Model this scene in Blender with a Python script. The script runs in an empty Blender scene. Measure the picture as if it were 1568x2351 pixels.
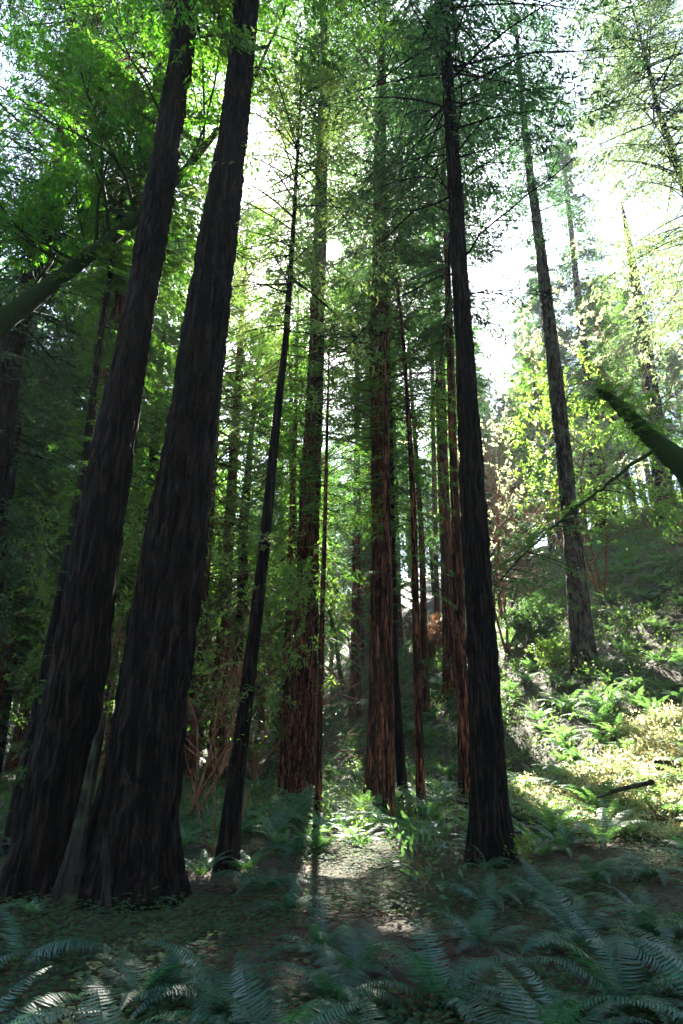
import bpy, math, random
import numpy as np
random.seed(5)
rng = np.random.default_rng(11)
S = bpy.context.scene
COL = S.collection
R = math.radians

# ------------------------------------------------------------------ camera
F = 1437.0            # focal length in the units of the measuring grid (1568 x 2351)
PITCH = R(20.3)
CAMZ = 1.6
cd = bpy.data.cameras.new('camera')
cam = bpy.data.objects.new('camera', cd)
COL.objects.link(cam)
cam.location = (0, 0, CAMZ)
cam.rotation_euler = (R(90) + PITCH, 0, 0)
cd.sensor_fit = 'VERTICAL'
cd.sensor_height = 36
cd.lens = 36 * F / 2351
cd.clip_end = 3000
S.camera = cam

# ------------------------------------------------------------------ sky, sun, exposure
SUN_EL, SUN_AZ = R(43.0), R(-1.0)          # azimuth from +Y towards +X
SUNV = np.array([math.sin(SUN_AZ) * math.cos(SUN_EL), math.cos(SUN_AZ) * math.cos(SUN_EL), math.sin(SUN_EL)])
w = bpy.data.worlds.new('World')
S.world = w
w.use_nodes = True
nt = w.node_tree
nt.nodes.clear()
sky = nt.nodes.new('ShaderNodeTexSky')
sky.sky_type = 'NISHITA'
sky.sun_disc = False
sky.sun_elevation = SUN_EL
sky.sun_rotation = SUN_AZ
sky.air_density = 1.0
sky.dust_density = 0.8
bg = nt.nodes.new('ShaderNodeBackground')
bg.inputs['Strength'].default_value = 0.05
wo = nt.nodes.new('ShaderNodeOutputWorld')
nt.links.new(sky.outputs[0], bg.inputs['Color'])
nt.links.new(bg.outputs[0], wo.inputs['Surface'])
ld = bpy.data.lights.new('sun', 'SUN')
ld.energy = 5.0
ld.angle = R(0.53)
ld.color = (1.0, 0.93, 0.82)
lo = bpy.data.objects.new('sun', ld)
COL.objects.link(lo)
from mathutils import Vector
lo.rotation_euler = Vector(SUNV).to_track_quat('Z', 'Y').to_euler()
S.view_settings.view_transform = 'Standard'
S.view_settings.look = 'None'
S.view_settings.gamma = 1
S.view_settings.exposure = 3.85
S.cycles.max_bounces = 6
S.cycles.diffuse_bounces = 3
S.cycles.glossy_bounces = 2
S.cycles.transmission_bounces = 3
S.cycles.volume_bounces = 1
S.cycles.transparent_max_bounces = 8
S.cycles.use_denoising = True
S.cycles.use_adaptive_sampling = False
S.cycles.sample_clamp_indirect = .6
S.cycles.sample_clamp_direct = .4
S.cycles.caustics_reflective = False
S.cycles.caustics_refractive = False
HAZE_DENSITY = 0.0005


# ------------------------------------------------------------------ terrain
def softplus(v):
    return np.log1p(np.exp(-np.abs(v))) + np.maximum(v, 0)


def H(x, y):
    x = np.asarray(x, float)
    y = np.asarray(y, float)
    q = 0.8 * x + 0.35 * y
    h = 0.9 * softplus(q - 9)
    h = h + 0.38 * 8 * softplus((y - 85) / 8) + 0.35 * 8 * softplus((-x - 45) / 8)
    h = 48 * (1 - np.exp(-h / 48))
    amp = np.clip((q - 6) / 6, 0.15, 1)
    h = h + amp * (0.16 * np.sin(x * 0.9 + 1.3 * np.sin(y * 0.45)) * np.cos(y * 0.7 + 0.8) + 0.08 * np.sin(x * 2.3 + y * 1.1) + 0.05 * np.sin(y * 3.1 - x * 1.7))
    return h


def ray(px, py):
    cx, cy = (px - 784) / F, -(py - 1175.5) / F
    s, c = math.sin(PITCH), math.cos(PITCH)
    return np.array([cx, c - cy * s, s + cy * c])     # unit depth along the camera axis


def on_ground(px, py):
    d = ray(px, py)
    t = 0.5
    while t < 200:
        p = np.array([0, 0, CAMZ]) + d * t
        if p[2] <= float(H(p[0], p[1])):
            return p
        t += 0.03
    return np.array([0, 0, CAMZ]) + d * 200


def on_plane(px, py, Y):
    """point at world depth Y seen at px,py, and the size there of one grid unit"""
    d = ray(px, py)
    t = Y / d[1]
    return np.array([0, 0, CAMZ]) + d * t, t / F


# ------------------------------------------------------------------ mesh helpers
def build(name, parts, mat, parent=None, smooth=False, origin=None):
    """parts: list of (verts Nx3, faces MxK). Links ONE mesh object."""
    V, L, ST, TOT = [], [], [], []
    off = 0
    ls = 0
    for v, f in parts:
        v = np.asarray(v, np.float32).reshape(-1, 3)
        f = np.asarray(f, np.int32)
        if len(v) == 0 or len(f) == 0:
            continue
        V.append(v)
        L.append((f + off).ravel())
        k = f.shape[1]
        ST.append(np.arange(len(f), dtype=np.int32) * k + ls)
        TOT.append(np.full(len(f), k, np.int32))
        ls += f.size
        off += len(v)
    me = bpy.data.meshes.new(name)
    V = np.concatenate(V)
    if origin is not None:
        V = V - np.asarray(origin, np.float32)
    L = np.concatenate(L)
    ST = np.concatenate(ST)
    me.vertices.add(len(V))
    me.vertices.foreach_set('co', V.ravel())
    me.loops.add(len(L))
    me.loops.foreach_set('vertex_index', L)
    me.polygons.add(len(ST))
    me.polygons.foreach_set('loop_start', ST)
    if smooth:
        me.polygons.foreach_set('use_smooth', np.ones(len(ST), bool))
    me.update(calc_edges=True)
    me.materials.append(mat)
    o = bpy.data.objects.new(name, me)
    COL.objects.link(o)
    if parent is not None:
        o.parent = parent
    elif origin is not None:
        o.location = origin
    return o


def tag(o, label=None, cat=None, group=None, kind=None):
    if label: o['label'] = label
    if cat: o['category'] = cat
    if group: o['group'] = group
    if kind: o['kind'] = kind
    return o


def empty(name, loc, label, cat, group=None):
    o = bpy.data.objects.new(name, None)
    o.empty_display_size = 0.3
    o.location = [float(a) for a in loc]
    COL.objects.link(o)
    return tag(o, label, cat, group)


def copy_tree(o, parent=None):
    c = o.copy()
    COL.objects.link(c)
    if parent is not None:
        c.parent = parent
    for ch in list(o.children):
        copy_tree(ch, c)
    return c


def tube(pts, rad, n=6, cap=True):
    """swept tube through pts with radii"""
    pts = np.asarray(pts, float)
    rad = np.asarray(rad, float)
    m = len(pts)
    tg = np.gradient(pts, axis=0)
    tg /= np.linalg.norm(tg, axis=1)[:, None] + 1e-9
    ref = np.array([0, 0, 1.0]) if abs(tg[:, 2]).mean() < 0.8 else np.array([0, 1.0, 0])
    a = np.cross(tg, ref)
    a /= np.linalg.norm(a, axis=1)[:, None] + 1e-9
    b = np.cross(tg, a)
    th = np.arange(n) * 2 * np.pi / n
    v = pts[:, None] + rad[:, None, None] * (np.cos(th)[None, :, None] * a[:, None] + np.sin(th)[None, :, None] * b[:, None])
    i = np.arange(m - 1)[:, None] * n
    j = np.arange(n)[None]
    j2 = (j + 1) % n
    f = np.stack([i + j, i + j2, i + n + j2, i + n + j], -1).reshape(-1, 4)
    return v.reshape(-1, 3), f


def tubes3(P, Rd):
    """many 3-sided tubes at once: P (B,M,3), Rd (B,M)"""
    B, M = Rd.shape
    tg = np.gradient(P, axis=1)
    tg /= np.linalg.norm(tg, axis=2)[..., None] + 1e-9
    up = np.array([0.1, 0.2, 1.0])
    a = np.cross(tg, up)
    a /= np.linalg.norm(a, axis=2)[..., None] + 1e-9
    b = np.cross(tg, a)
    th = np.arange(3) * 2 * np.pi / 3
    v = P[:, :, None] + Rd[:, :, None, None] * (np.cos(th)[:, None] * a[:, :, None] + np.sin(th)[:, None] * b[:, :, None])
    base = (np.arange(B) * M * 3)[:, None, None] + (np.arange(M - 1) * 3)[None, :, None]
    j = np.arange(3)[None, None]
    j2 = (j + 1) % 3
    f = np.stack([base + j, base + j2, base + 3 + j2, base + 3 + j], -1).reshape(-1, 4)
    return v.reshape(-1, 3), f


def unit(v):
    return v / (np.linalg.norm(v, axis=-1, keepdims=True) + 1e-9)


def leaves(P, D, Ln, Wd, Nrm, kite=True):
    """flat leaves from P along D; Nrm roughly the leaf normal"""
    W = unit(np.cross(D, Nrm))
    Ln = np.broadcast_to(np.asarray(Ln, float), (len(P),))[:, None]
    Wd = np.broadcast_to(np.asarray(Wd, float), (len(P),))[:, None] * 0.5
    n = len(P)
    if kite:
        m = P + D * Ln * 0.42
        v = np.stack([P, m + W * Wd, P + D * Ln, m - W * Wd], 1)
        return v.reshape(-1, 3), np.arange(n * 4).reshape(n, 4)
    v = np.stack([P - W * Wd, P + W * Wd, P + D * Ln], 1)
    return v.reshape(-1, 3), np.arange(n * 3).reshape(n, 3)


# openings in the canopy through which the sun reaches the ground (point, radius)
GAPS = [(np.array([0, 0, CAMZ]), .38)]      # first: the sun itself is in view


def gap(px, py, r, Y=None):
    p = on_ground(px, py) if Y is None else on_plane(px, py, Y)[0]
    GAPS.append((p, r))


def keep_mask(P, soft=0.35):
    k = np.ones(len(P), bool)
    for g, r in GAPS:
        d = P - g
        t = d @ SUNV
        dist = np.linalg.norm(d - t[:, None] * SUNV, axis=1)
        rr = r * (1 + soft * (np.sin(P[:, 0] * 2.1 + P[:, 2] * 1.3) * 0.5 + np.sin(P[:, 1] * 1.7 + P[:, 2] * 2.9) * 0.5))
        k &= ~((dist < rr) & (t > 2.5))
    # broken canopy: light wells that run along the sun's direction
    u = P[:, 0] - SUNV[0] / SUNV[1] * P[:, 1]
    v = -P[:, 1] * math.sin(SUN_EL) + P[:, 2] * math.cos(SUN_EL)
    n = np.sin(1.9 * u + 1.1 * np.sin(1.3 * v)) * np.sin(2.3 * v + .9 * np.sin(1.7 * u)) + .5 * np.sin(4.1 * u + 2) * np.sin(3.7 * v + 1) + .3 * np.sin(.7 * u + .9) * np.sin(.6 * v)
    thr = np.where(v > -6.2, np.where(u > -1.3, 9.0, np.where(v > -1.3, .3, 9.0)), np.where(u > 3, np.where(v < -9.5, .9, .6), np.where(u < -4, .7, .3)))
    k &= n < thr
    # tufts and holes of each crown
    c = np.sin(P[:, 0] * 3.1 + np.sin(P[:, 2] * 2.2)) * np.sin(P[:, 1] * 2.7 + 1 + np.sin(P[:, 0] * 1.9)) + np.sin(P[:, 2] * 2.9 + np.sin(P[:, 1] * 2.4)) * .8
    k &= c > -.95
    return k


def clear_of_sun(Pw):
    A, B = Pw[:, :-1], Pw[:, 1:]
    ok = np.ones(len(Pw), bool)
    for g_, r_ in [(GAPS[0][0], .3)] + [(a_, b_) for a_, b_ in GAPS[1:9] if b_ > .9]:
        for t in np.linspace(0, 1, 6):
            q_ = A * (1 - t) + B * t - g_
            a_ = q_ @ SUNV
            ok &= ((np.linalg.norm(q_ - a_[..., None] * SUNV, axis=-1) > r_) | (a_ < 2)).all(1)
    return ok


def cull(vf, n=4):
    v, f = vf
    k_ = f.shape[1]
    c = v.reshape(-1, k_, 3).mean(1)
    k = keep_mask(c)
    v = v.reshape(-1, k_, 3)[k].reshape(-1, 3)
    return v, np.arange(len(v)).reshape(-1, k_)


# ------------------------------------------------------------------ materials
def newmat(name):
    m = bpy.data.materials.new(name)
    m.use_nodes = True
    n = m.node_tree
    n.nodes.clear()
    return m, n, n.nodes, n.links


def leaf_mat(name, c1, c2, trans, tfac=0.45, rough=0.42, odd=None, spec=0.5):
    m, n, N, Lk = newmat(name)
    out = N.new('ShaderNodeOutputMaterial')
    geo = N.new('ShaderNodeNewGeometry')
    oi = N.new('ShaderNodeObjectInfo')
    ramp = N.new('ShaderNodeValToRGB')
    ramp.color_ramp.elements[0].color = (*c1, 1)
    ramp.color_ramp.elements[1].color = (*c2, 1)
    ramp.color_ramp.elements[1].position = 0.9
    if odd:
        e = ramp.color_ramp.elements.new(0.97)
        e.color = (*odd, 1)
    Lk.new(geo.outputs['Random Per Island'], ramp.inputs[0])
    hsv = N.new('ShaderNodeHueSaturation')
    mr = N.new('ShaderNodeMapRange')
    mr.inputs['To Min'].default_value = 0.75
    mr.inputs['To Max'].default_value = 1.25
    Lk.new(oi.outputs['Random'], mr.inputs['Value'])
    Lk.new(mr.outputs[0], hsv.inputs['Value'])
    Lk.new(ramp.outputs[0], hsv.inputs['Color'])
    p = N.new('ShaderNodeBsdfPrincipled')
    p.inputs['Roughness'].default_value = rough
    p.inputs['Specular IOR Level'].default_value = spec
    Lk.new(hsv.outputs[0], p.inputs['Base Color'])
    t = N.new('ShaderNodeBsdfTranslucent')
    mixc = N.new('ShaderNodeMix')
    mixc.data_type = 'RGBA'
    mixc.inputs[0].default_value = 0.75
    Lk.new(hsv.outputs[0], mixc.inputs[6])
    mixc.inputs[7].default_value = (*trans, 1)
    Lk.new(mixc.outputs[2], t.inputs['Color'])
    mx = N.new('ShaderNodeMixShader')
    mx.inputs[0].default_value = tfac
    Lk.new(p.outputs[0], mx.inputs[1])
    Lk.new(t.outputs[0], mx.inputs[2])
    Lk.new(mx.outputs[0], out.inputs[0])
    return m


def bark_mat(name, dark, light, accent, sx=9.0, sz=0.9, bump=0.6, moss=None, mossamt=0.5, rough=0.85, groove=0):
    m, n, N, Lk = newmat(name)
    out = N.new('ShaderNodeOutputMaterial')
    tc = N.new('ShaderNodeTexCoord')
    mp = N.new('ShaderNodeMapping')
    mp.inputs['Scale'].default_value = (sx, sx, sz)
    Lk.new(tc.outputs['Object'], mp.inputs['Vector'])
    n1 = N.new('ShaderNodeTexNoise')
    n1.inputs['Scale'].default_value = 1.0
    n1.inputs['Detail'].default_value = 7
    n1.inputs['Roughness'].default_value = 0.65
    Lk.new(mp.outputs[0], n1.inputs['Vector'])
    ramp = N.new('ShaderNodeValToRGB')
    e = ramp.color_ramp.elements
    e[0].position = 0.42; e[0].color = (*dark, 1)
    e[1].position = 0.64; e[1].color = (*light, 1)
    Lk.new(n1.outputs['Fac'], ramp.inputs[0])
    n2 = N.new('ShaderNodeTexNoise')
    n2.inputs['Scale'].default_value = 0.7
    n2.inputs['Detail'].default_value = 4
    Lk.new(tc.outputs['Object'], n2.inputs['Vector'])
    mx = N.new('ShaderNodeMix'); mx.data_type = 'RGBA'
    r2 = N.new('ShaderNodeValToRGB')
    r2.color_ramp.elements[0].position = 0.42
    r2.color_ramp.elements[1].position = 0.68
    Lk.new(n2.outputs['Fac'], r2.inputs[0])
    Lk.new(r2.outputs[0], mx.inputs[0])
    Lk.new(ramp.outputs[0], mx.inputs[6])
    mul = N.new('ShaderNodeMix'); mul.data_type = 'RGBA'; mul.blend_type = 'MULTIPLY'; mul.inputs[0].default_value = 1
    Lk.new(ramp.outputs[0], mul.inputs[6]); mul.inputs[7].default_value = (*accent, 1)
    Lk.new(mul.outputs[2], mx.inputs[7])
    col = mx.outputs[2]
    hsum = n1.outputs['Fac']
    if groove:
        mg = N.new('ShaderNodeMapping'); mg.inputs['Scale'].default_value = (groove, groove, groove * .11)
        Lk.new(tc.outputs['Object'], mg.inputs['Vector'])
        ng = N.new('ShaderNodeTexNoise'); ng.inputs['Scale'].default_value = 1; ng.inputs['Detail'].default_value = 3; ng.inputs['Distortion'].default_value = 1.4
        Lk.new(mg.outputs[0], ng.inputs['Vector'])
        rg = N.new('ShaderNodeValToRGB')
        rg.color_ramp.elements[0].position = .44; rg.color_ramp.elements[0].color = (.12, .12, .12, 1)
        rg.color_ramp.elements[1].position = .56; rg.color_ramp.elements[1].color = (1.25, 1.25, 1.25, 1)
        Lk.new(ng.outputs['Fac'], rg.inputs[0])
        mk = N.new('ShaderNodeMapping'); mk.inputs['Scale'].default_value = (4.2, 4.2, 5.5)
        Lk.new(tc.outputs['Object'], mk.inputs['Vector'])
        nk = N.new('ShaderNodeTexNoise'); nk.inputs['Scale'].default_value = 1; nk.inputs['Detail'].default_value = 2
        Lk.new(mk.outputs[0], nk.inputs['Vector'])
        rk = N.new('ShaderNodeValToRGB')
        rk.color_ramp.elements[0].position = .66; rk.color_ramp.elements[0].color = (1, 1, 1, 1)
        rk.color_ramp.elements[1].position = .71; rk.color_ramp.elements[1].color = (.2, .2, .2, 1)
        Lk.new(nk.outputs['Fac'], rk.inputs[0])
        g1 = N.new('ShaderNodeMix'); g1.data_type = 'RGBA'; g1.blend_type = 'MULTIPLY'; g1.inputs[0].default_value = 1
        Lk.new(col, g1.inputs[6]); Lk.new(rg.outputs[0], g1.inputs[7])
        g2 = N.new('ShaderNodeMix'); g2.data_type = 'RGBA'; g2.blend_type = 'MULTIPLY'; g2.inputs[0].default_value = 1
        Lk.new(g1.outputs[2], g2.inputs[6]); Lk.new(rk.outputs[0], g2.inputs[7])
        col = g2.outputs[2]
        ad = N.new('ShaderNodeMath'); ad.operation = 'ADD'
        Lk.new(n1.outputs['Fac'], ad.inputs[0]); Lk.new(rg.outputs[0], ad.inputs[1])
        hsum = ad.outputs[0]
    if moss:
        n3 = N.new('ShaderNodeTexNoise'); n3.inputs['Scale'].default_value = 3.0; n3.inputs['Detail'].default_value = 6
        Lk.new(tc.outputs['Object'], n3.inputs['Vector'])
        r3 = N.new('ShaderNodeValToRGB')
        r3.color_ramp.elements[0].position = 0.62 - mossamt * 0.35
        r3.color_ramp.elements[1].position = 0.72 - mossamt * 0.35
        Lk.new(n3.outputs['Fac'], r3.inputs[0])
        m3 = N.new('ShaderNodeMix'); m3.data_type = 'RGBA'
        Lk.new(r3.outputs[0], m3.inputs[0]); Lk.new(col, m3.inputs[6]); m3.inputs[7].default_value = (*moss, 1)
        col = m3.outputs[2]
    p = N.new('ShaderNodeBsdfPrincipled')
    p.inputs['Roughness'].default_value = rough
    p.inputs['Specular IOR Level'].default_value = 0.12
    Lk.new(col, p.inputs['Base Color'])
    bp = N.new('ShaderNodeBump')
    bp.inputs['Strength'].default_value = bump
    bp.inputs['Distance'].default_value = 0.04
    Lk.new(hsum, bp.inputs['Height'])
    Lk.new(bp.outputs[0], p.inputs['Normal'])
    Lk.new(p.outputs[0], out.inputs[0])
    return m


def ground_mat():
    m, n, N, Lk = newmat('forest_floor')
    out = N.new('ShaderNodeOutputMaterial')
    tc = N.new('ShaderNodeTexCoord')
    n1 = N.new('ShaderNodeTexNoise'); n1.inputs['Scale'].default_value = 0.8; n1.inputs['Detail'].default_value = 8
    n2 = N.new('ShaderNodeTexNoise'); n2.inputs['Scale'].default_value = 22; n2.inputs['Detail'].default_value = 6; n2.inputs['Roughness'].default_value = 0.7
    Lk.new(tc.outputs['Object'], n1.inputs['Vector']); Lk.new(tc.outputs['Object'], n2.inputs['Vector'])
    r1 = N.new('ShaderNodeValToRGB')
    r1.color_ramp.elements[0].position = .42; r1.color_ramp.elements[0].color = (.05, .034, .024, 1)
    r1.color_ramp.elements[1].position = .6; r1.color_ramp.elements[1].color = (.03, .045, .018, 1)
    Lk.new(n1.outputs['Fac'], r1.inputs[0])
    r2 = N.new('ShaderNodeValToRGB')
    r2.color_ramp.elements[0].position = .3; r2.color_ramp.elements[0].color = (.25, .25, .25, 1)
    r2.color_ramp.elements[1].position = .75; r2.color_ramp.elements[1].color = (1.7, 1.6, 1.4, 1)
    Lk.new(n2.outputs['Fac'], r2.inputs[0])
    mu = N.new('ShaderNodeMix'); mu.data_type = 'RGBA'; mu.blend_type = 'MULTIPLY'; mu.inputs[0].default_value = 1
    Lk.new(r1.outputs[0], mu.inputs[6]); Lk.new(r2.outputs[0], mu.inputs[7])
    p = N.new('ShaderNodeBsdfPrincipled'); p.inputs['Roughness'].default_value = .9
    Lk.new(mu.outputs[2], p.inputs['Base Color'])
    bp = N.new('ShaderNodeBump'); bp.inputs['Strength'].default_value = .8; bp.inputs['Distance'].default_value = .06
    Lk.new(n2.outputs['Fac'], bp.inputs['Height']); Lk.new(bp.outputs[0], p.inputs['Normal'])
    Lk.new(p.outputs[0], out.inputs[0])
    return m


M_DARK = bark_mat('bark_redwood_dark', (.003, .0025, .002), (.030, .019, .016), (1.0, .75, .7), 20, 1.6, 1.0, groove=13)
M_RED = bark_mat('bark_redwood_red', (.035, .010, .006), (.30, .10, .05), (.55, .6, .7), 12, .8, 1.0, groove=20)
M_FIR = bark_mat('bark_fir', (.02, .016, .013), (.12, .088, .07), (1.0, 1.0, .85), 9, 2.2, 1.0, moss=(.07, .08, .05), mossamt=.25, groove=13)
M_MOSS = bark_mat('bark_mossy', (.01, .01, .007), (.035, .03, .02), (1, 1, .8), 12, 4, .6, moss=(.018, .042, .008), mossamt=1.1)
M_SNAG = bark_mat('wood_snag', (.008, .006, .005), (.042, .034, .029), (.8, .85, .8), 18, 1.4, .7, moss=(.05, .06, .03), mossamt=.3)
M_TWIG = bark_mat('wood_sapling', (.12, .05, .03), (.34, .16, .1), (.8, .8, .8), 20, 3, .3)
M_NEEDLE = leaf_mat('needles_redwood', (.015, .045, .016), (.035, .08, .02), (.17, .40, .03), .5, .38, odd=(.16, .07, .02))
M_NSHADE = leaf_mat('needles_shade', (.012, .046, .022), (.025, .07, .03), (.08, .20, .05), .4, .38)  # darker, cooler needle copy: canopy shade put into the colour
M_NLIT = leaf_mat('needles_sunlit', (.04, .075, .02), (.07, .11, .03), (.36, .52, .12), .5, .38, odd=(.2, .1, .03))  # lighter, yellower needle copy: sunlight put into the colour
M_BRIGHT = leaf_mat('leaves_maple', (.03, .08, .018), (.06, .115, .025), (.30, .54, .06), .5, .45, odd=(.2, .1, .03))
M_BAY = leaf_mat('leaves_bay', (.012, .06, .008), (.025, .085, .01), (.16, .55, .01), .45, .4, odd=(.28, .12, .02))
M_FERN = leaf_mat('fern_fronds', (.008, .044, .032), (.026, .09, .058), (.08, .30, .06), .3, .4, spec=.5)  # bluish base carries the cool tint of the shade
M_FERNH = leaf_mat('fern_fronds_hill', (.02, .085, .05), (.045, .12, .065), (.22, .46, .08), .4, .34, spec=.7)  # lighter fern copy, sunlight put into the colour to brighten the patch
M_SORREL = leaf_mat('sorrel_leaves', (.012, .036, .018), (.028, .065, .028), (.2, .36, .05), .35, .75, odd=(.10, .05, .03), spec=.15)
M_LITTER = leaf_mat('dead_leaves', (.04, .024, .014), (.12, .07, .042), (.2, .1, .04), .15, .8, spec=.15)
M_BRUSH = leaf_mat('brush_leaves', (.016, .05, .025), (.04, .08, .035), (.22, .40, .06), .4, .45, odd=(.16, .07, .03))
M_NGLARE = leaf_mat('needles_glare', (.03, .06, .03), (.05, .08, .035), (.24, .34, .12), .5, .4)  # desaturated needle copy: glare and haze put into the colour
M_LGLARE = leaf_mat('leaves_glare', (.07, .10, .045), (.12, .14, .07), (.62, .66, .36), .5, .4, odd=(.25, .14, .07))  # cream leaf colour imitates crowns bleached by strong light
M_STRAW_LIT = leaf_mat('straw_leaves_sunlit', (.22, .24, .09), (.5, .46, .26), (.8, .8, .4), .45, .4)  # dry straw, made paler so the sun patch looks brighter
M_RUST = leaf_mat('rusty_leaves', (.07, .035, .018), (.14, .07, .03), (.25, .12, .05), .4, .5)
M_GROUND = ground_mat()

# ------------------------------------------------------------------ ground sheet
ax = np.concatenate([-np.geomspace(260, 31, 34), np.linspace(-30, 40, 300), np.geomspace(41, 280, 40)])
ay = np.concatenate([-np.geomspace(200, 13, 22), np.linspace(-12, 60, 290), np.geomspace(61, 320, 50)])
GX, GY = np.meshgrid(ax, ay)
GV = np.stack([GX, GY, H(GX, GY)], -1).reshape(-1, 3)
nx, ny = len(ax), len(ay)
ii = (np.arange(ny - 1)[:, None] * nx + np.arange(nx - 1)[None]).ravel()
GF = np.stack([ii, ii + 1, ii + nx + 1, ii + nx], -1)
tag(build('ground', [(GV, GF)], M_GROUND, smooth=True), 'shaded forest floor of litter and low green cover rising to the right', 'ground', kind='structure')

# ------------------------------------------------------------------ canopy openings
gap(1440, 1790, 2.6)
gap(1540, 1840, 1.9)
gap(1300, 1880, 1.0)
gap(1400, 1700, 1.2)
gap(1215, 1955, 0.35)
gap(1185, 1700, 0.3)
gap(830, 1985, 0.42)
gap(430, 1990, 0.8)
gap(1010, 1960, 0.3)
gap(475, 1650, 0.8, 11.5)
gap(15, 1960, 0.5)
gap(1200, 1450, 1.2)
gap(1290, 1480, 0.7)
gap(1500, 1720, 1.2)
gap(1360, 1830, 1.0)
gap(1250, 1850, .5)
gap(1560, 1900, .8)
gap(1025, 1250, 1.0)
gap(190, 2190, 0.2)
gap(920, 2120, 0.25)
for a in [(225, 110, .8), (60, 600, .5), (430, 190, .9), (300, 200, .6), (80, 280, .5), (330, 40, .7), (250, 560, .5), (120, 420, .4), (480, 60, .8), (60, 100, .4)]:
    gap(*a, 9.0)
for a in [(560, 1000, 1.6), (620, 600, 2.0), (580, 800, 1.6), (500, 1200, 1.2), (600, 400, 2), (470, 1350, 1.2), (620, 900, 1.5), (780, 950, 1.2), (930, 1000, 1.4)]:
    gap(*a, 26.0)
for a in [(1200, 950, 2.5), (1290, 1050, 1.5), (1400, 950, 2.0), (1450, 700, 2.5), (1500, 500, 2.5), (1120, 1000, 1.5)]:
    gap(*a, 30.0)
for a in [(1480, 1600, .5), (1400, 1640, .6), (1250, 1560, .5), (1330, 1640, .5), (1180, 1620, .4), (1530, 1450, .6), (1450, 1400, .6), (1250, 1680, .5), (1090, 1900, .5), (1180, 1780, .5), (1120, 1560, .4), (1000, 1640, .5), (960, 1700, .4), (850, 1560, .5), (620, 1700, .4)]:
    gap(*a)
for a in [(840, 1150, 1.0), (1000, 1250, 1.2), (1010, 1050, 1.0), (905, 1150, 1.2)]:
    gap(*a, 31.0)


# ------------------------------------------------------------------ value noise (periodic in u)
class VN:
    def __init__(s, nu, nv, seed):
        s.g = np.random.default_rng(seed).random((nu, nv))
        s.nu, s.nv = nu, nv

    def __call__(s, u, v):
        iu = np.floor(u).astype(int); iv = np.floor(v).astype(int)
        fu = u - iu; fv = v - iv
        fu = fu * fu * (3 - 2 * fu); fv = fv * fv * (3 - 2 * fv)
        a = s.g[iu % s.nu, iv % s.nv]; b = s.g[(iu + 1) % s.nu, iv % s.nv]
        c = s.g[iu % s.nu, (iv + 1) % s.nv]; d = s.g[(iu + 1) % s.nu, (iv + 1) % s.nv]
        return (a * (1 - fu) + b * fu) * (1 - fv) + (c * (1 - fu) + d * fu) * fv


def bark_tube(C, Rr, seed, flare=0.25, nseg=48, dz=0.12, ridge=0.05, twist=0.15, plates=0.0, base_z=None):
    """trunk surface: C (M,3) centre line, Rr radii; furrowed, flared at the foot"""
    C = np.asarray(C, float)
    Rr = np.asarray(Rr, float)
    sl = np.concatenate([[0], np.cumsum(np.linalg.norm(np.diff(C, axis=0), axis=1))])
    n = int(sl[-1] / dz) + 2
    s = np.linspace(0, 1, n) ** 1.25 * sl[-1]
    from numpy import interp
    # smooth the polyline a little
    def sm(vals):
        fine = interp(s, sl, vals)
        k = max(3, int(n * 0.03) | 1)
        pad = np.pad(fine, k // 2, mode='reflect', reflect_type='odd')
        return np.convolve(pad, np.ones(k) / k, 'valid')
    P = np.stack([sm(C[:, i]) for i in range(3)], 1)
    r = interp(s, sl, Rr)
    th = np.arange(nseg) * 2 * np.pi / nseg
    r0 = Rr[0]
    kf = max(8, int(2 * np.pi * r0 / 0.075))
    kf = min(kf, nseg // 2)
    v1 = VN(kf, 4096, seed); v2 = VN(max(5, kf // 3), 4096, seed + 1); v3 = VN(5, 4096, seed + 2); v4 = VN(nseg // 2, 8192, seed + 3)
    U = (th[None] / (2 * np.pi)); Z = s[:, None]
    Uw = U + twist * 0.02 * Z + 0.012 * np.sin(Z * 1.1 + seed)
    a1 = v1(Uw * kf, Z * 1.7); a2 = v2(Uw * max(5, kf // 3), Z * 0.5)
    fur = 1 - np.abs(a1 * 2 - 1)
    a4 = v4(Uw * (nseg // 2), Z * 7)
    disp = ridge * ((fur - .5) * 1.0 + (a2 - .5) * 1.1 + (a4 - .5) * 0.5)
    lob = v3(U * 5 + 0 * Z, Z * 0.3)
    hgt = np.maximum(s - 0.3, 0)[:, None]
    fl = flare * np.exp(-hgt / 0.45) * (0.35 + 1.3 * lob)
    rad = r[:, None] * (1 + fl + (lob - .5) * 0.10) + np.minimum(disp, 1) * np.minimum(1, r[:, None] / 0.15)
    if plates:
        a5 = v2(U * max(5, kf // 3) + Z * 1.3, Z * 2.2)
        rad += plates * (np.abs(a5 * 2 - 1) - .5)
    V = P[:, None] + rad[..., None] * np.stack([np.cos(th), np.sin(th), 0 * th], -1)[None]
    i = np.arange(n - 1)[:, None] * nseg
    j = np.arange(nseg)[None]; j2 = (j + 1) % nseg
    f = np.stack([i + j, i + j2, i + nseg + j2, i + nseg + j], -1).reshape(-1, 4)
    return (V.reshape(-1, 3), f), P, r


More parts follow.
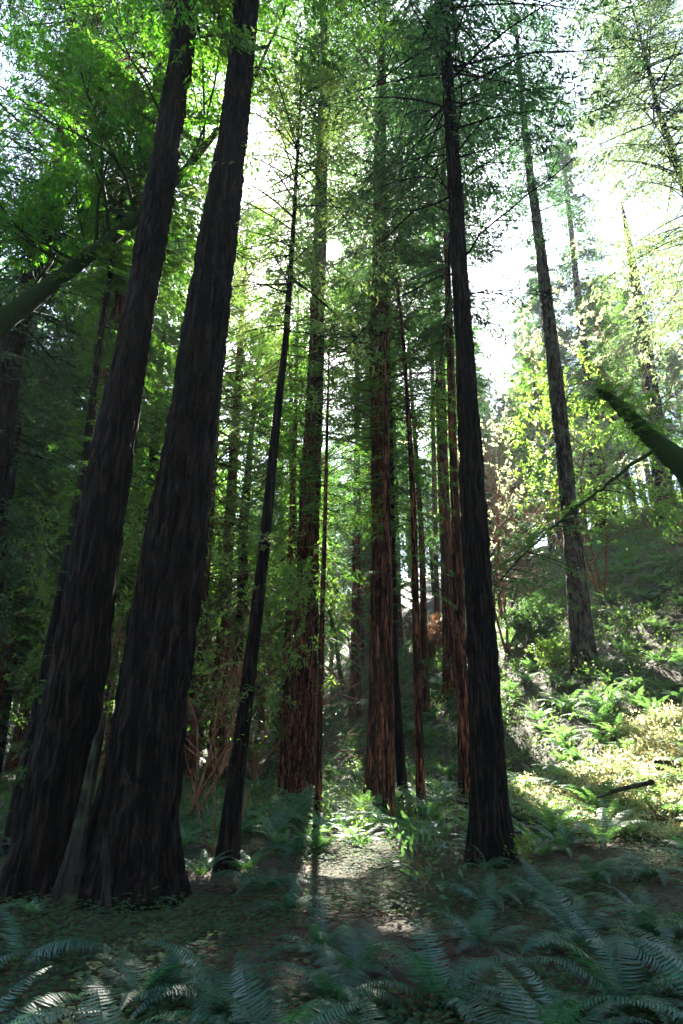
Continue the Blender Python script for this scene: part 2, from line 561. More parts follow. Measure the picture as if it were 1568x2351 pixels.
# ------------------------------------------------------------------ conifer sprays
def sprays(O, az, L, el, droop, nl, ll, lw, seed, kite=False, width=.40, culling=True):
    g = np.random.default_rng(seed)
    B = len(O)
    K = 26
    sk = np.linspace(.10, .97, K)
    k = g.integers(0, K, (B, nl))
    s0 = sk[k] + g.normal(0, .008, (B, nl))
    side = np.where(k % 2 == 0, 1.0, -1.0)
    tl = width * (1.08 - s0 * .85) * np.minimum(1, s0 * 5) * (0.65 + 0.5 * g.random((B, K))[np.arange(B)[:, None], k])
    u = g.random((B, nl)) ** .8
    ang = R(52)
    sa = s0 + math.cos(ang) * u * tl
    lat = side * math.sin(ang) * u * tl
    h = np.stack([np.cos(az), np.sin(az), 0 * az], -1)[:, None]
    sd = np.stack([-np.sin(az), np.cos(az), 0 * az], -1)[:, None]
    up = np.array([0, 0, 1.0])
    Lb = L[:, None]
    zc = (np.tan(el)[:, None] * sa - droop[:, None] * sa ** 2) - 0.55 * lat ** 2 / .3 * droop[:, None]
    hc = sa
    P = O[:, None] + (h * hc[..., None] + sd * lat[..., None] + up * zc[..., None]) * Lb[..., None] + g.normal(0, .012, (B, nl, 3))
    sl = np.tan(el)[:, None] - 2 * droop[:, None] * sa
    T = unit(h + up * sl[..., None])
    s2 = np.where(g.random((B, nl)) < .5, 1.0, -1.0)
    aa = side * ang + s2 * g.normal(R(38), R(14), (B, nl))
    D = unit(T * np.cos(aa)[..., None] + sd * np.sin(aa)[..., None] + up * g.normal(-.18, .16, (B, nl))[..., None])
    N_ = unit(up + g.normal(0, .45, (B, nl, 3)))
    ln = ll * (0.6 + .8 * g.random((B, nl)))
    lf = leaves(P.reshape(-1, 3), D.reshape(-1, 3), ln.ravel(), (ln * lw / ll).ravel(), N_.reshape(-1, 3), kite)
    if culling:
        lf = cull(lf)
    ss = np.linspace(0, 1, 6)[None]
    Pw = O[:, None] + (h * ss[..., None] + up * (np.tan(el)[:, None] * ss - droop[:, None] * ss ** 2)[..., None]) * Lb[..., None]
    Rw = (L * .0075 + .004)[:, None] * (1.02 - ss)
    ok = clear_of_sun(Pw)
    return lf, tubes3(Pw[ok], Rw[ok])


def crown(P, r, z0, z1, n, L0, L1, seed, nl=200, ll=.15, lw=.045, el=(10, -5), droop=.35, azr=None, kite=False, culling=True, lfun=None):
    """sprays along the trunk axis P (with heights) between z0 and z1 above the foot"""
    g = np.random.default_rng(seed)
    zb = P[0, 2]
    z1 = min(z1, P[-1, 2] - zb - .3)
    u = g.random(n) ** .9
    zz = zb + z0 + (z1 - z0) * u
    C = np.stack([np.interp(zz, P[:, 2], P[:, 0]), np.interp(zz, P[:, 2], P[:, 1]), zz], -1)
    rr = np.interp(zz, P[:, 2], r)
    az = g.random(n) * 2 * np.pi if azr is None else g.uniform(R(azr[0]), R(azr[1]), n)
    L = (L0 + (L1 - L0) * (lfun(u) if lfun else np.sin(np.pi * np.clip(u * .85 + .08, 0, 1)))) * g.uniform(.55, 1.25, n)
    C[:, 0] += np.cos(az) * rr * .8
    C[:, 1] += np.sin(az) * rr * .8
    e = np.radians(el[1] + (el[0] - el[1]) * u + g.normal(0, 9, n))
    return sprays(C, az, L, e, droop * g.uniform(.6, 1.4, n), nl, ll, lw, seed + 7, kite, culling=culling)


def bare_limbs(P, r, z0, z1, n, L, seed, sag=.25, az=None, el=15, rad=.02):
    """dead or bare limbs leaving the trunk"""
    g = np.random.default_rng(seed)
    zz = P[0, 2] + g.uniform(z0, z1, n)
    C = np.stack([np.interp(zz, P[:, 2], P[:, 0]), np.interp(zz, P[:, 2], P[:, 1]), zz], -1)
    a = g.uniform(0, 2 * np.pi, n) if az is None else np.radians(g.uniform(az[0], az[1], n))
    ln = L * g.uniform(.4, 1.3, n)
    ss = np.linspace(0, 1, 9)[None]
    e = np.radians(g.normal(el, 14, n))[:, None]
    h = np.stack([np.cos(a), np.sin(a), 0 * a], -1)[:, None]
    sd = np.stack([-np.sin(a), np.cos(a), 0 * a], -1)[:, None]
    zc = np.tan(e) * ss - sag * g.uniform(.3, 1.8, (n, 1)) * ss ** 2
    wob = np.cumsum(g.normal(0, .02, (n, 9)), 1)
    Pw = C[:, None] + (h * ss[..., None] + sd * wob[..., None] + np.array([0, 0, 1.0]) * zc[..., None]) * ln[:, None, None]
    ok = clear_of_sun(Pw)
    out = [tubes3(Pw[ok], (rad * (ln[:, None] / L) * (1.05 - ss) + .004)[ok])]
    # side twigs
    m = n * 5
    bi = g.integers(0, n, m); ki = g.integers(2, 8, m)
    S0 = Pw[bi, ki]
    ta = a[bi] + np.where(g.random(m) < .5, 1, -1) * g.uniform(.5, 1.1, m)
    tl = ln[bi] * g.uniform(.12, .4, m)
    hh = np.stack([np.cos(ta), np.sin(ta), 0 * ta], -1)[:, None]
    s5 = np.linspace(0, 1, 5)[None]
    Pt = S0[:, None] + (hh * s5[..., None] + np.array([0, 0, 1.0]) * (g.uniform(-.3, .3, (m, 1)) * s5 - .35 * s5 ** 2)[..., None]) * tl[:, None, None]
    ok = clear_of_sun(Pt) & ok[bi]
    out.append(tubes3(Pt[ok], (rad * .35 * (1.1 - s5) + .0025 + 0 * tl[:, None])[ok]))
    return out


def tree(name, label, cat, pts, Y=None, mat=None, crowns=(), limbs=(), ext=20.0, seed=0, group=None, leafmat=None,
         nseg=36, dz=.15, flare=.2, ridge=.02, plates=0, ytop=0.0, needles=None):
    """pts: (px,py,width px) from the foot upwards; the rest of the trunk continues for ext metres with taper"""
    b = on_ground(pts[0][0], pts[0][1]) if Y is None else None
    if Y is None:
        Y = b[1]
    C, Rr = [], []
    for k, (px, py, wd) in enumerate(pts):
        p, u = on_plane(px, py, Y)
        C.append(p); Rr.append(wd * u / 2)
    C = np.array(C); Rr = np.array(Rr)
    gz = float(H(C[0, 0], Y))
    # run the foot down to the ground
    d = C[1] - C[0]
    foot = C[0] + d * ((gz - C[0, 2]) / d[2])
    if C[0, 2] > gz + .1:
        C = np.vstack([foot, C]); Rr = np.concatenate([[Rr[0] * (1 + .03 * (C[1, 2] - gz))], Rr])
    else:
        C[0] = foot
    base = foot.copy(); base[2] = gz
    under = foot - unit(d) * .3
    C = np.vstack([under, C]); Rr = np.concatenate([[Rr[0]], Rr])
    if ext > 0:
        dd = C[-1] - C[-3]
        dd = dd / dd[2]
        dd[0] *= .7
        C = np.vstack([C, C[-1] + dd * ext * .5, C[-1] + dd * ext]); Rr = np.concatenate([Rr, [Rr[-1] * .55, .02]])
    # real trunks lean a little towards or away from the viewer too
    hz = np.maximum(C[:, 2] - gz, 0)
    if ytop:
        C[:, 1] += ytop * hz / 30
    surf, P, r = bark_tube(C, Rr, seed * 13 + 5, flare, nseg, dz, ridge, plates=plates)
    wood = [surf]
    fol = []
    for kw in crowns:
        kw = dict(kw)
        lf, wd_ = crown(P, r, seed=seed * 31 + len(fol) * 17 + 3, **kw)
        fol.append(lf); wood.append(wd_)
    for kw in limbs:
        kw = dict(kw)
        wood += bare_limbs(P, r, seed=seed * 41 + len(wood), **kw)
    e = empty(name, base, label, cat, group)
    build('trunk', wood, mat or M_DARK, e, smooth=True, origin=base)
    if fol:
        build('crown', fol, leafmat or M_NEEDLE, e, origin=base)
    return e, P, r


# ------------------------------------------------------------------ the traced trees
CR = dict(nl=330, ll=.12, lw=.038)
tree('redwood_tree', 'massive dark redwood trunk nearest the left edge, leaning right, bare to the top', 'redwood tree',
     [(85, 2067, 130), (132, 1817, 118), (178, 1567, 112), (224, 1234, 104), (262, 1034, 90), (306, 784, 72), (358, 500, 54), (381, 350, 50), (418, 100, 44), (431, 0, 42)],
     Y=8.0, seed=1, nseg=120, dz=.06, ridge=.07, flare=.25, ext=22,
     crowns=[dict(z0=14, z1=34, n=150, L0=1.0, L1=4.0, **CR)])
tree('redwood_tree', 'widest dark redwood trunk with broad flared foot, second of the two giants at left', 'redwood tree',
     [(288, 2075, 195), (322, 1817, 170), (358, 1567, 147), (408, 1234, 127), (437, 1034, 105), (468, 784, 88), (507, 500, 65), (541, 250, 52), (566, 0, 47)],
     Y=7.9, seed=2, nseg=150, dz=.06, ridge=.08, flare=.42, ext=22,
     crowns=[dict(z0=14.5, z1=34, n=150, L0=1.0, L1=4.0, **CR)],
     limbs=[dict(z0=8, z1=14, n=5, L=1.0, az=(-60, 60), rad=.012)])
tree('redwood_tree', 'reddish trunk half hidden behind the leftmost giant redwood, lit along its left edge', 'redwood tree',
     [(110, 1960, 100), (200, 1300, 72), (238, 1034, 62), (270, 784, 54), (302, 600, 46), (335, 400, 38), (385, 100, 32)],
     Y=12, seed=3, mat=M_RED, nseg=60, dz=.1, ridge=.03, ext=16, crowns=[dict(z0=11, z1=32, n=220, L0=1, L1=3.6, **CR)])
tree('redwood_tree', 'dark trunk slanting out of the top left corner behind bay leaves', 'redwood tree',
     [(-170, 1990, 90), (-60, 1400, 70), (0, 1034, 54), (28, 784, 50), (75, 650, 48), (137, 400, 45), (175, 200, 42), (217, 0, 40)],
     Y=12.5, seed=4, nseg=60, dz=.12, ridge=.03, ext=16, crowns=[dict(z0=6, z1=34, n=300, L0=1, L1=4, **CR)], leafmat=M_NSHADE)
tree('redwood_tree', 'slim dark trunk at the left edge beyond the slanting corner trunk', 'redwood tree',
     [(-75, 1850, 44), (20, 1100, 30), (60, 784, 22), (110, 600, 18), (190, 300, 14)],
     Y=17, seed=5, nseg=24, ext=8, crowns=[dict(z0=5, z1=28, n=260, L0=.8, L1=3.8, **CR)], leafmat=M_NSHADE)
tree('redwood_tree', 'slender leaning trunk at far left fringed with small sunlit sprays', 'redwood tree',
     [(18, 1990, 34), (45, 1817, 30), (100, 1568, 27), (164, 1234, 19), (198, 1034, 16), (228, 784, 14), (252, 640, 12)],
     Y=10.6, seed=6, nseg=30, ext=6,
     crowns=[dict(z0=.6, z1=12, n=260, L0=.25, L1=.5, nl=46, ll=.075, lw=.02, el=(20, 0)), dict(z0=9, z1=17, n=60, L0=.8, L1=2.0, **CR)])
tree('redwood_tree', 'dark leaning pole-like redwood right of the two giants, tapering to a thin tip', 'redwood tree',
     [(512, 2020, 50), (537, 1817, 37), (570, 1567, 31), (609, 1234, 25), (628, 1034, 20), (656, 784, 15), (675, 500, 10), (683, 350, 7)],
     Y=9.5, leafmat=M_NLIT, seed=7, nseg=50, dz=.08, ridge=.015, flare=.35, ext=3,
     crowns=[dict(z0=8, z1=18, n=110, L0=.5, L1=2.0, nl=150, ll=.09, lw=.026), dict(z0=2.5, z1=9.5, n=14, L0=.3, L1=1.0, nl=70, ll=.08, lw=.024)])
tree('redwood_tree', 'broad fluted redwood with a hollow black side, left of the centre group', 'redwood tree',
     [(688, 1850, 72), (697, 1567, 58), (709, 1234, 48), (716, 1034, 42), (727, 784, 34), (733, 600, 30), (738, 400, 24), (742, 200, 18), (745, 0, 14)],
     seed=8, mat=M_RED, nseg=90, dz=.1, ridge=.05, plates=.05, ext=9,
     crowns=[dict(z0=6, z1=20, n=150, L0=.8, L1=2.8, nl=200, ll=.11, lw=.03), dict(z0=14, z1=38, n=220, L0=1.2, L1=4.2, **CR)],
     limbs=[dict(z0=10, z1=28, n=24, L=2.2)])
tree('redwood_tree', 'thin straight stem close to the left side of the fluted redwood', 'redwood tree',
     [(645, 1830, 17), (657, 1567, 14), (668, 1234, 12), (678, 970, 9), (683, 750, 6)],
     seed=9, mat=M_RED, nseg=20, ext=3, crowns=[dict(z0=2, z1=15, n=70, L0=.5, L1=1.6, nl=120, ll=.11, lw=.03)])
tree('redwood_tree', 'thin reddish stem just right of the fluted redwood', 'redwood tree',
     [(730, 1890, 18), (735, 1567, 14), (745, 1234, 10), (752, 950, 6)],
     seed=10, mat=M_RED, nseg=20, ext=2, crowns=[dict(z0=3, z1=13, n=36, L0=.4, L1=1.4, nl=110, ll=.10, lw=.028)])
tree('redwood_tree', 'tall central redwood right of the sun, rising through the whole view', 'redwood tree',
     [(868, 1850, 66), (873, 1567, 50), (873, 1234, 43), (871, 1034, 42), (871, 784, 40), (870, 700, 35), (872, 400, 27), (874, 200, 21), (880, 0, 16)],
     leafmat=M_NSHADE, seed=11, mat=M_RED, nseg=90, dz=.1, ridge=.05, ext=9,
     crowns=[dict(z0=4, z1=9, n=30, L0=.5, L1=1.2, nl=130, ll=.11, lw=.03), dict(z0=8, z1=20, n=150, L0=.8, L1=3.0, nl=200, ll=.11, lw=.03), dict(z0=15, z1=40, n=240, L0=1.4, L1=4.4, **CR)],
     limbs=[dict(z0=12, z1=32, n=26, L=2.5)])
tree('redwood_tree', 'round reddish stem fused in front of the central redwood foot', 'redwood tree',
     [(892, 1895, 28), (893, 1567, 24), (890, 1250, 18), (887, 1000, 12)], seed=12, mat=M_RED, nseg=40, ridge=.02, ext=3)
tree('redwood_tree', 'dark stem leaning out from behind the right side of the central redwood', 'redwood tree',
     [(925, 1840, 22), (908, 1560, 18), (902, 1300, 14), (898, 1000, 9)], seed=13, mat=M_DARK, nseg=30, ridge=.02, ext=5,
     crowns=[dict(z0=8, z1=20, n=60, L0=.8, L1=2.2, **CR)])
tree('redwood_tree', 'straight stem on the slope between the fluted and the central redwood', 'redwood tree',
     [(816, 1645, 27), (816, 1484, 22), (818, 1234, 17), (820, 1034, 13), (820, 784, 9)], leafmat=M_NSHADE, seed=14, mat=M_RED, nseg=30, ridge=.02, ext=8,
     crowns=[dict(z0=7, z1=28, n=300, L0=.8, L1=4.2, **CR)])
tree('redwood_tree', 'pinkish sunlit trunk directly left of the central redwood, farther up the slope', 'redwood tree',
     [(839, 1480, 30), (841, 1234, 24), (843, 1034, 20), (845, 900, 16), (848, 700, 12)], leafmat=M_NSHADE, seed=15, mat=M_RED, nseg=36, ridge=.03, ext=10,
     crowns=[dict(z0=10, z1=36, n=220, L0=1, L1=4.0, **CR)])
tree('redwood_tree', 'glowing orange trunk far behind the right side of the central redwood', 'redwood tree',
     [(908, 1335, 25), (903, 1100, 19), (899, 930, 15), (896, 750, 11)], Y=44, seed=16, mat=M_RED, nseg=30, ridge=.03, ext=10,
     crowns=[dict(z0=16, z1=34, n=90, L0=1, L1=3.2, **CR)])
tree('redwood_tree', 'thin dark straight stem right of the centre with small drooping sprays', 'redwood tree',
     [(968, 1870, 21), (958, 1568, 18), (951, 1234, 14), (943, 1034, 12), (926, 784, 8), (912, 650, 5)], seed=17, mat=M_RED, nseg=30, ridge=.015, ext=3,
     crowns=[dict(z0=5, z1=20, n=70, L0=.4, L1=1.6, nl=130, ll=.10, lw=.03)])
tree('redwood_tree', 'thin stem paired behind the straight dark stem right of centre', 'redwood tree',
     [(979, 1640, 18), (968, 1234, 13), (955, 1034, 10), (945, 900, 7)], seed=18, mat=M_RED, nseg=24, ext=6,
     crowns=[dict(z0=5, z1=20, n=80, L0=.5, L1=1.8, nl=140, ll=.12, lw=.033)])
tree('redwood_tree', 'slim redwood close against the left side of the dark right-hand trunk', 'redwood tree',
     [(1069, 1850, 29), (1061, 1568, 27), (1048, 1234, 22), (1040, 1034, 18), (1033, 784, 17), (1027, 600, 14), (1020, 430, 10), (1012, 250, 7)],
     leafmat=M_NSHADE, seed=19, mat=M_RED, nseg=50, dz=.1, ridge=.03, ext=5,
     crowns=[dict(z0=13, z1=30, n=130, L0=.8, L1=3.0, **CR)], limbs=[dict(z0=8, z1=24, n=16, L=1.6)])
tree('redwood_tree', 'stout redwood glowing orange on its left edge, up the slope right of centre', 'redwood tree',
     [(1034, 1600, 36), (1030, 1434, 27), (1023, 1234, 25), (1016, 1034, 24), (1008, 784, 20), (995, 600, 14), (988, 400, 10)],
     leafmat=M_NSHADE, seed=20, mat=M_RED, nseg=44, ridge=.04, ext=10, crowns=[dict(z0=13, z1=40, n=190, L0=1.2, L1=4.2, **CR)])
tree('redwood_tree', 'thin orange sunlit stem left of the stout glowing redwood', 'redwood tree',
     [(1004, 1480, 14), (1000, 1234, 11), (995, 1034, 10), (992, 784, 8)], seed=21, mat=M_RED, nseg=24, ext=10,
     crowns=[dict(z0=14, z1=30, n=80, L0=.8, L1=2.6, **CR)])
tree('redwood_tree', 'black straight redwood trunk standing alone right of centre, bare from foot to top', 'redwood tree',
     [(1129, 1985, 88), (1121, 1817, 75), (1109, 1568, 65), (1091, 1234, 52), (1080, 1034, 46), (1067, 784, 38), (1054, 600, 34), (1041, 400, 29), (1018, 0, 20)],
     leafmat=M_NSHADE, seed=22, nseg=110, dz=.07, ridge=.05, flare=.3, ext=16,
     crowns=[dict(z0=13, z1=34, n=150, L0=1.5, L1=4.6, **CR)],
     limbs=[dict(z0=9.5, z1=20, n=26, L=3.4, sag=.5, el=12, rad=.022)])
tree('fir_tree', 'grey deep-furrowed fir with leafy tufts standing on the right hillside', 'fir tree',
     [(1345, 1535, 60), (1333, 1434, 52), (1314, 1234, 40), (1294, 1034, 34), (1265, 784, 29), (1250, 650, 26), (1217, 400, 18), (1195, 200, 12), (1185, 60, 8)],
     leafmat=M_NSHADE, seed=23, mat=M_FIR, nseg=90, dz=.08, ridge=.03, plates=.03, ext=3,
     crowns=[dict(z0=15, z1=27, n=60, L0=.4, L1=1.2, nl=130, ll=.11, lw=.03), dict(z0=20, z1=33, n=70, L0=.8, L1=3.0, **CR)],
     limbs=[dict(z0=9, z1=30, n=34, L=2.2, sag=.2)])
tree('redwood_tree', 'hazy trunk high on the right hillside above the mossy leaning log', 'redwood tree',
     [(1515, 1060, 40), (1500, 930, 34), (1480, 784, 26), (1450, 600, 18)], Y=33, leafmat=M_NGLARE, seed=24, nseg=24, ext=6,
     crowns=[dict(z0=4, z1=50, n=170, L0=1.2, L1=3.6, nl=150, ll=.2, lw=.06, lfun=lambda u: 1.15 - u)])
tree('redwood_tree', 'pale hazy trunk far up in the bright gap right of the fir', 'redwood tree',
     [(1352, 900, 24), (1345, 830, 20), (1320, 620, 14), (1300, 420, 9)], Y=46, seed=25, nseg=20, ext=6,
     crowns=[dict(z0=2, z1=60, n=280, L0=1.0, L1=4.6, nl=150, ll=.25, lw=.08, lfun=lambda u: 1.1 - u)], leafmat=M_NSHADE)
tree('redwood_tree', 'dark trunk crossing the top right corner behind drooping sprays', 'redwood tree',
     [(1700, 1250, 60), (1640, 700, 32), (1568, 420, 17), (1510, 250, 11), (1480, 120, 7)], Y=17, seed=26, nseg=24, ext=6,
     crowns=[dict(z0=9, z1=26, n=260, L0=1.2, L1=4.2, **CR)], leafmat=M_NGLARE)
tree('redwood_tree', 'slim trunk between the giant redwood and the leaning pole, standing far back', 'redwood tree',
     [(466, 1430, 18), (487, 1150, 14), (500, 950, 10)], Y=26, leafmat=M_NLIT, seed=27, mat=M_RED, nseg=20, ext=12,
     crowns=[dict(z0=7, z1=34, n=240, L0=1.2, L1=4.6, **CR)])
tree('redwood_tree', 'grey trunk in the bright gap behind the leaning pole redwood', 'redwood tree',
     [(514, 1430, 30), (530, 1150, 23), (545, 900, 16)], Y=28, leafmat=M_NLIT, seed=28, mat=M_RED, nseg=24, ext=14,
     crowns=[dict(z0=8, z1=34, n=260, L0=1.2, L1=4.8, **CR)])

# ------------------------------------------------------------------ bay tree arching from the left
def grow(g, start, d, L, r, depth, wood, tips, bend=.22, up=.04):
    n = 7
    P = [np.array(start)]
    d = unit(np.array(d, float))
    for i in range(n):
        d = unit(d + g.normal(0, bend / 2, 3) + np.array([0, 0, up]))
        P.append(P[-1] + d * L / n)
    P = np.array(P)
    rr = np.linspace(r, r * .45, n + 1)
    wood.append(tube(P, rr, 5 if depth < 2 else 3))
    if depth >= 3:
        tips.append(P[2:])
        return
    nb = [4, 5, 5][depth]
    for k in range(nb):
        i = g.integers(2, n + 1)
        a = g.normal(0, 1, 3); a -= a @ d * d; a = unit(a)
        dd = unit(d * .7 + a * .8)
        grow(g, P[i], dd, L * g.uniform(.45, .7), rr[i] * .6, depth + 1, wood, tips, bend, up)


def leaf_clusters(g, tips, per, ll, lw, culling=True, droop=-.15):
    Ps = np.concatenate([t[g.integers(0, len(t), per)] + 0 for t in tips])
    Ts = np.concatenate([np.repeat(unit(t[-1] - t[0])[None], per, 0) for t in tips])
    D = unit(Ts * .8 + g.normal(0, .62, Ps.shape) + np.array([0, 0, droop]))
    Ps = Ps + g.normal(0, .03, Ps.shape)
    N_ = unit(np.array([0, 0, 1.0]) + g.normal(0, .6, Ps.shape))
    ln = ll * g.uniform(.6, 1.25, len(Ps))
    v = leaves(Ps, D, ln, ln * lw / ll, N_, True)
    return cull(v) if culling else v


g = np.random.default_rng(3)
arch = [(-240, 1080, 110), (-110, 850, 95), (0, 745, 76), (100, 668, 58), (200, 590, 46), (325, 490, 38), (415, 400, 27), (480, 322, 22), (530, 250, 18), (580, 185, 14), (612, 115, 10), (650, 40, 7), (665, -40, 4)]
C = []; Rr = []
for px, py, wd in arch:
    Yb = 9.9 + .25 * math.sin(px * .01)
    p, u = on_plane(px, py, Yb); C.append(p); Rr.append(wd * u / 2 * .64)
footx = C[0][0] - 1.5
C = [np.array([footx - .6, 9.8, float(H(footx, 9.8)) - .3]), np.array([footx, 9.8, 2.6])] + C
Rr = [.36, .3] + Rr
C = np.array(C)
base = C[0].copy(); base[2] += .3
wood = []
t_ = np.linspace(0, len(C) - 1, 90)
Cs = np.stack([np.interp(t_, np.arange(len(C)), C[:, i]) for i in range(3)], 1)
for _ in range(3):
    Cs[1:-1] = (Cs[:-2] + Cs[1:-1] * 2 + Cs[2:]) / 4
Cs += np.cumsum(g.normal(0, .004, Cs.shape), 0)
rs = np.interp(t_, np.arange(len(C)), Rr) * (1 + .07 * np.sin(np.arange(90) * .9) * g.random(90))
wood.append(tube(Cs, rs, 14))
tips = []
for i in range(22):
    k = int(g.integers(20, 62)) if i < 19 else int(g.integers(78, 88))
    dd = np.array([g.normal(-.25, .5), g.normal(-.35, .5), g.uniform(.4, 1.0)])
    grow(g, Cs[k], dd, g.uniform(1.6, 3.0) if k < 70 else g.uniform(.8, 1.6), min(rs[k] * .4, .045), 0 if k < 70 else 1, wood, tips)
for px, py in [(60, 250), (150, 380), (60, 480), (230, 260), (300, 120), (120, 120), (380, 230), (20, 60), (250, 420), (380, 60), (180, 30)]:
    p, u = on_plane(px, py, g.uniform(8.6, 12))
    q = Cs[np.argmin(np.linalg.norm(Cs - p, axis=1))]
    m = (p + q) / 2 + g.normal(0, .3, 3)
    tt = np.linspace(0, 1, 10)[:, None]
    crv = q * (1 - tt) ** 2 + 2 * m * tt * (1 - tt) + p * tt ** 2
    wood.append(tube(crv, np.linspace(.05, .02, 10), 6))
    for j in range(3):
        grow(g, crv[-1 - 2 * j], unit(p - q) * .6 + g.normal(0, .6, 3), 1.5, .018, 1, wood, tips)
e = empty('bay_tree', base, 'mossy bay tree arching from the left edge behind both giants, hung with bright green leaves', 'bay tree')
build('trunk', wood, M_MOSS, e, smooth=True, origin=base)
build('crown', [leaf_clusters(g, tips, 30, .13, .034)], M_BAY, e, origin=base)
print('bay tips', len(tips))

# ------------------------------------------------------------------ broadleaf trees, shrubs and saplings
def leafy(name, label, cat, base, height, spread, seed, stems=3, mat=None, leafmat=None, per=18, ll=.09, lw=.04, r=.03, lean=(0, 0), depth0=0, group=None, culling=True):
    g = np.random.default_rng(seed)
    wood, tips = [], []
    base = np.array(base, float)
    for k in range(stems):
        d = np.array([lean[0] + g.normal(0, spread), lean[1] + g.normal(0, spread), 1.0])
        grow(g, base - np.array([0, 0, .05]), d, height * g.uniform(.6, .85), r, depth0, wood, tips, .25, .05)
    e = empty(name, base, label, cat, group)
    build('stem' if height < 5 else 'trunk', wood, mat or M_TWIG, e, smooth=True, origin=base)
    build('foliage' if height < 5 else 'crown', [leaf_clusters(g, tips, per, ll, lw, culling and height > 5)], leafmat or M_BRIGHT, e, origin=base)
    return e


def gp(px, py):
    p = on_ground(px, py)
    p[2] = float(H(p[0], p[1]))
    return p


def gxy(x, y):
    return np.array([x, y, float(H(x, y))])


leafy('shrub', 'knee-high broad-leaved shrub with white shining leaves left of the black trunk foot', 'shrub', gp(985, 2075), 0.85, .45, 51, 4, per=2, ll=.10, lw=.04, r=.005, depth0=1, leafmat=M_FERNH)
leafy('shrub', 'small sunlit sprig at the back edge of the bright clearing patch', 'shrub', gp(835, 1945), .55, .5, 52, 4, per=7, ll=.06, lw=.03, r=.005, depth0=2)
leafy('shrub', 'yellow-green seedling glowing at the right foot of the black trunk', 'shrub', gp(1192, 1990), .55, .5, 53, 5, per=8, ll=.07, lw=.045, r=.005, depth0=2)
leafy('sapling', 'bent dead sapling with red stem and tangled bright twigs between giant and leaning pole', 'sapling', gp(489, 1965), 3.0, .12, 54, 2, per=2, ll=.06, lw=.02, r=.016, lean=(-.08, 0), mat=M_TWIG)
leafy('broadleaf_tree', 'sunlit yellow-green tree behind the bent sapling', 'tree', gxy(-3.2, 14.5), 6.0, .3, 55, 4, per=22, ll=.12, lw=.05, r=.04)
leafy('broadleaf_tree', 'bright bushy tree seen between the two giant redwoods', 'tree', gxy(-6.0, 15.5), 6.5, .3, 56, 4, per=22, ll=.12, lw=.05, r=.04)
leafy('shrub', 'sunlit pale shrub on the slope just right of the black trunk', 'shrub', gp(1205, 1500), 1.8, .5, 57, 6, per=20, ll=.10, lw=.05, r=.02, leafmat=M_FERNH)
leafy('shrub', 'low bright bush between the pale slope shrub and the fir foot', 'shrub', gp(1270, 1540), 1.0, .5, 58, 5, per=14, ll=.09, lw=.05, r=.012, depth0=1)
leafy('shrub', 'dull brown-leaved bush on the slope between the centre stems', 'shrub', gp(985, 1530), 2.4, .5, 59, 6, per=16, ll=.12, lw=.06, r=.02, leafmat=M_RUST)
leafy('broadleaf_tree', 'light green maple standing on the hillside right behind the fir', 'tree', gxy(10.8, 25.5), 8.5, .3, 60, 4, per=26, ll=.16, lw=.09, r=.07)
leafy('broadleaf_tree', 'pale green tree on the hillside left of the fir', 'tree', gxy(8.3, 32), 10, .3, 61, 4, per=26, ll=.18, lw=.1, r=.08, leafmat=M_LGLARE)
leafy('broadleaf_tree', 'bluish hazy tree low in the gap between black trunk and fir', 'tree', gxy(7.0, 27), 7, .3, 62, 4, per=26, ll=.15, lw=.08, r=.06, leafmat=M_NSHADE)
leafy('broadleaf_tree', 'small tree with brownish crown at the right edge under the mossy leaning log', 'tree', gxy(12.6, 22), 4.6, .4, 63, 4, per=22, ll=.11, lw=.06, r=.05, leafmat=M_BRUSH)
leafy('broadleaf_tree', 'green tree filling the gap between pole redwood and fluted redwood', 'tree', gxy(-3.4, 27), 9, .35, 64, 4, per=26, ll=.15, lw=.08, r=.07, leafmat=M_NSHADE)
leafy('broadleaf_tree', 'dark green understorey tree seen left of the central redwood', 'tree', gxy(0.8, 38), 9, .35, 65, 4, per=26, ll=.18, lw=.1, r=.07, leafmat=M_NSHADE)
leafy('broadleaf_tree', 'yellow-lit high tree far behind the leaning pole redwood', 'tree', gxy(-6.5, 36), 17, .3, 66, 5, per=50, ll=.24, lw=.13, r=.12)
leafy('broadleaf_tree', 'bright yellow-white crown at the upper right edge, washed out by light put into its leaf colour', 'tree', gxy(20, 33), 15, .35, 67, 6, per=60, ll=.2, lw=.1, r=.12, leafmat=M_LGLARE)
leafy('broadleaf_tree', 'luminous crown up the slope in the bright gap left of the fir', 'tree', gxy(13, 44), 16, .3, 68, 5, per=50, ll=.22, lw=.11, r=.12, leafmat=M_LGLARE)

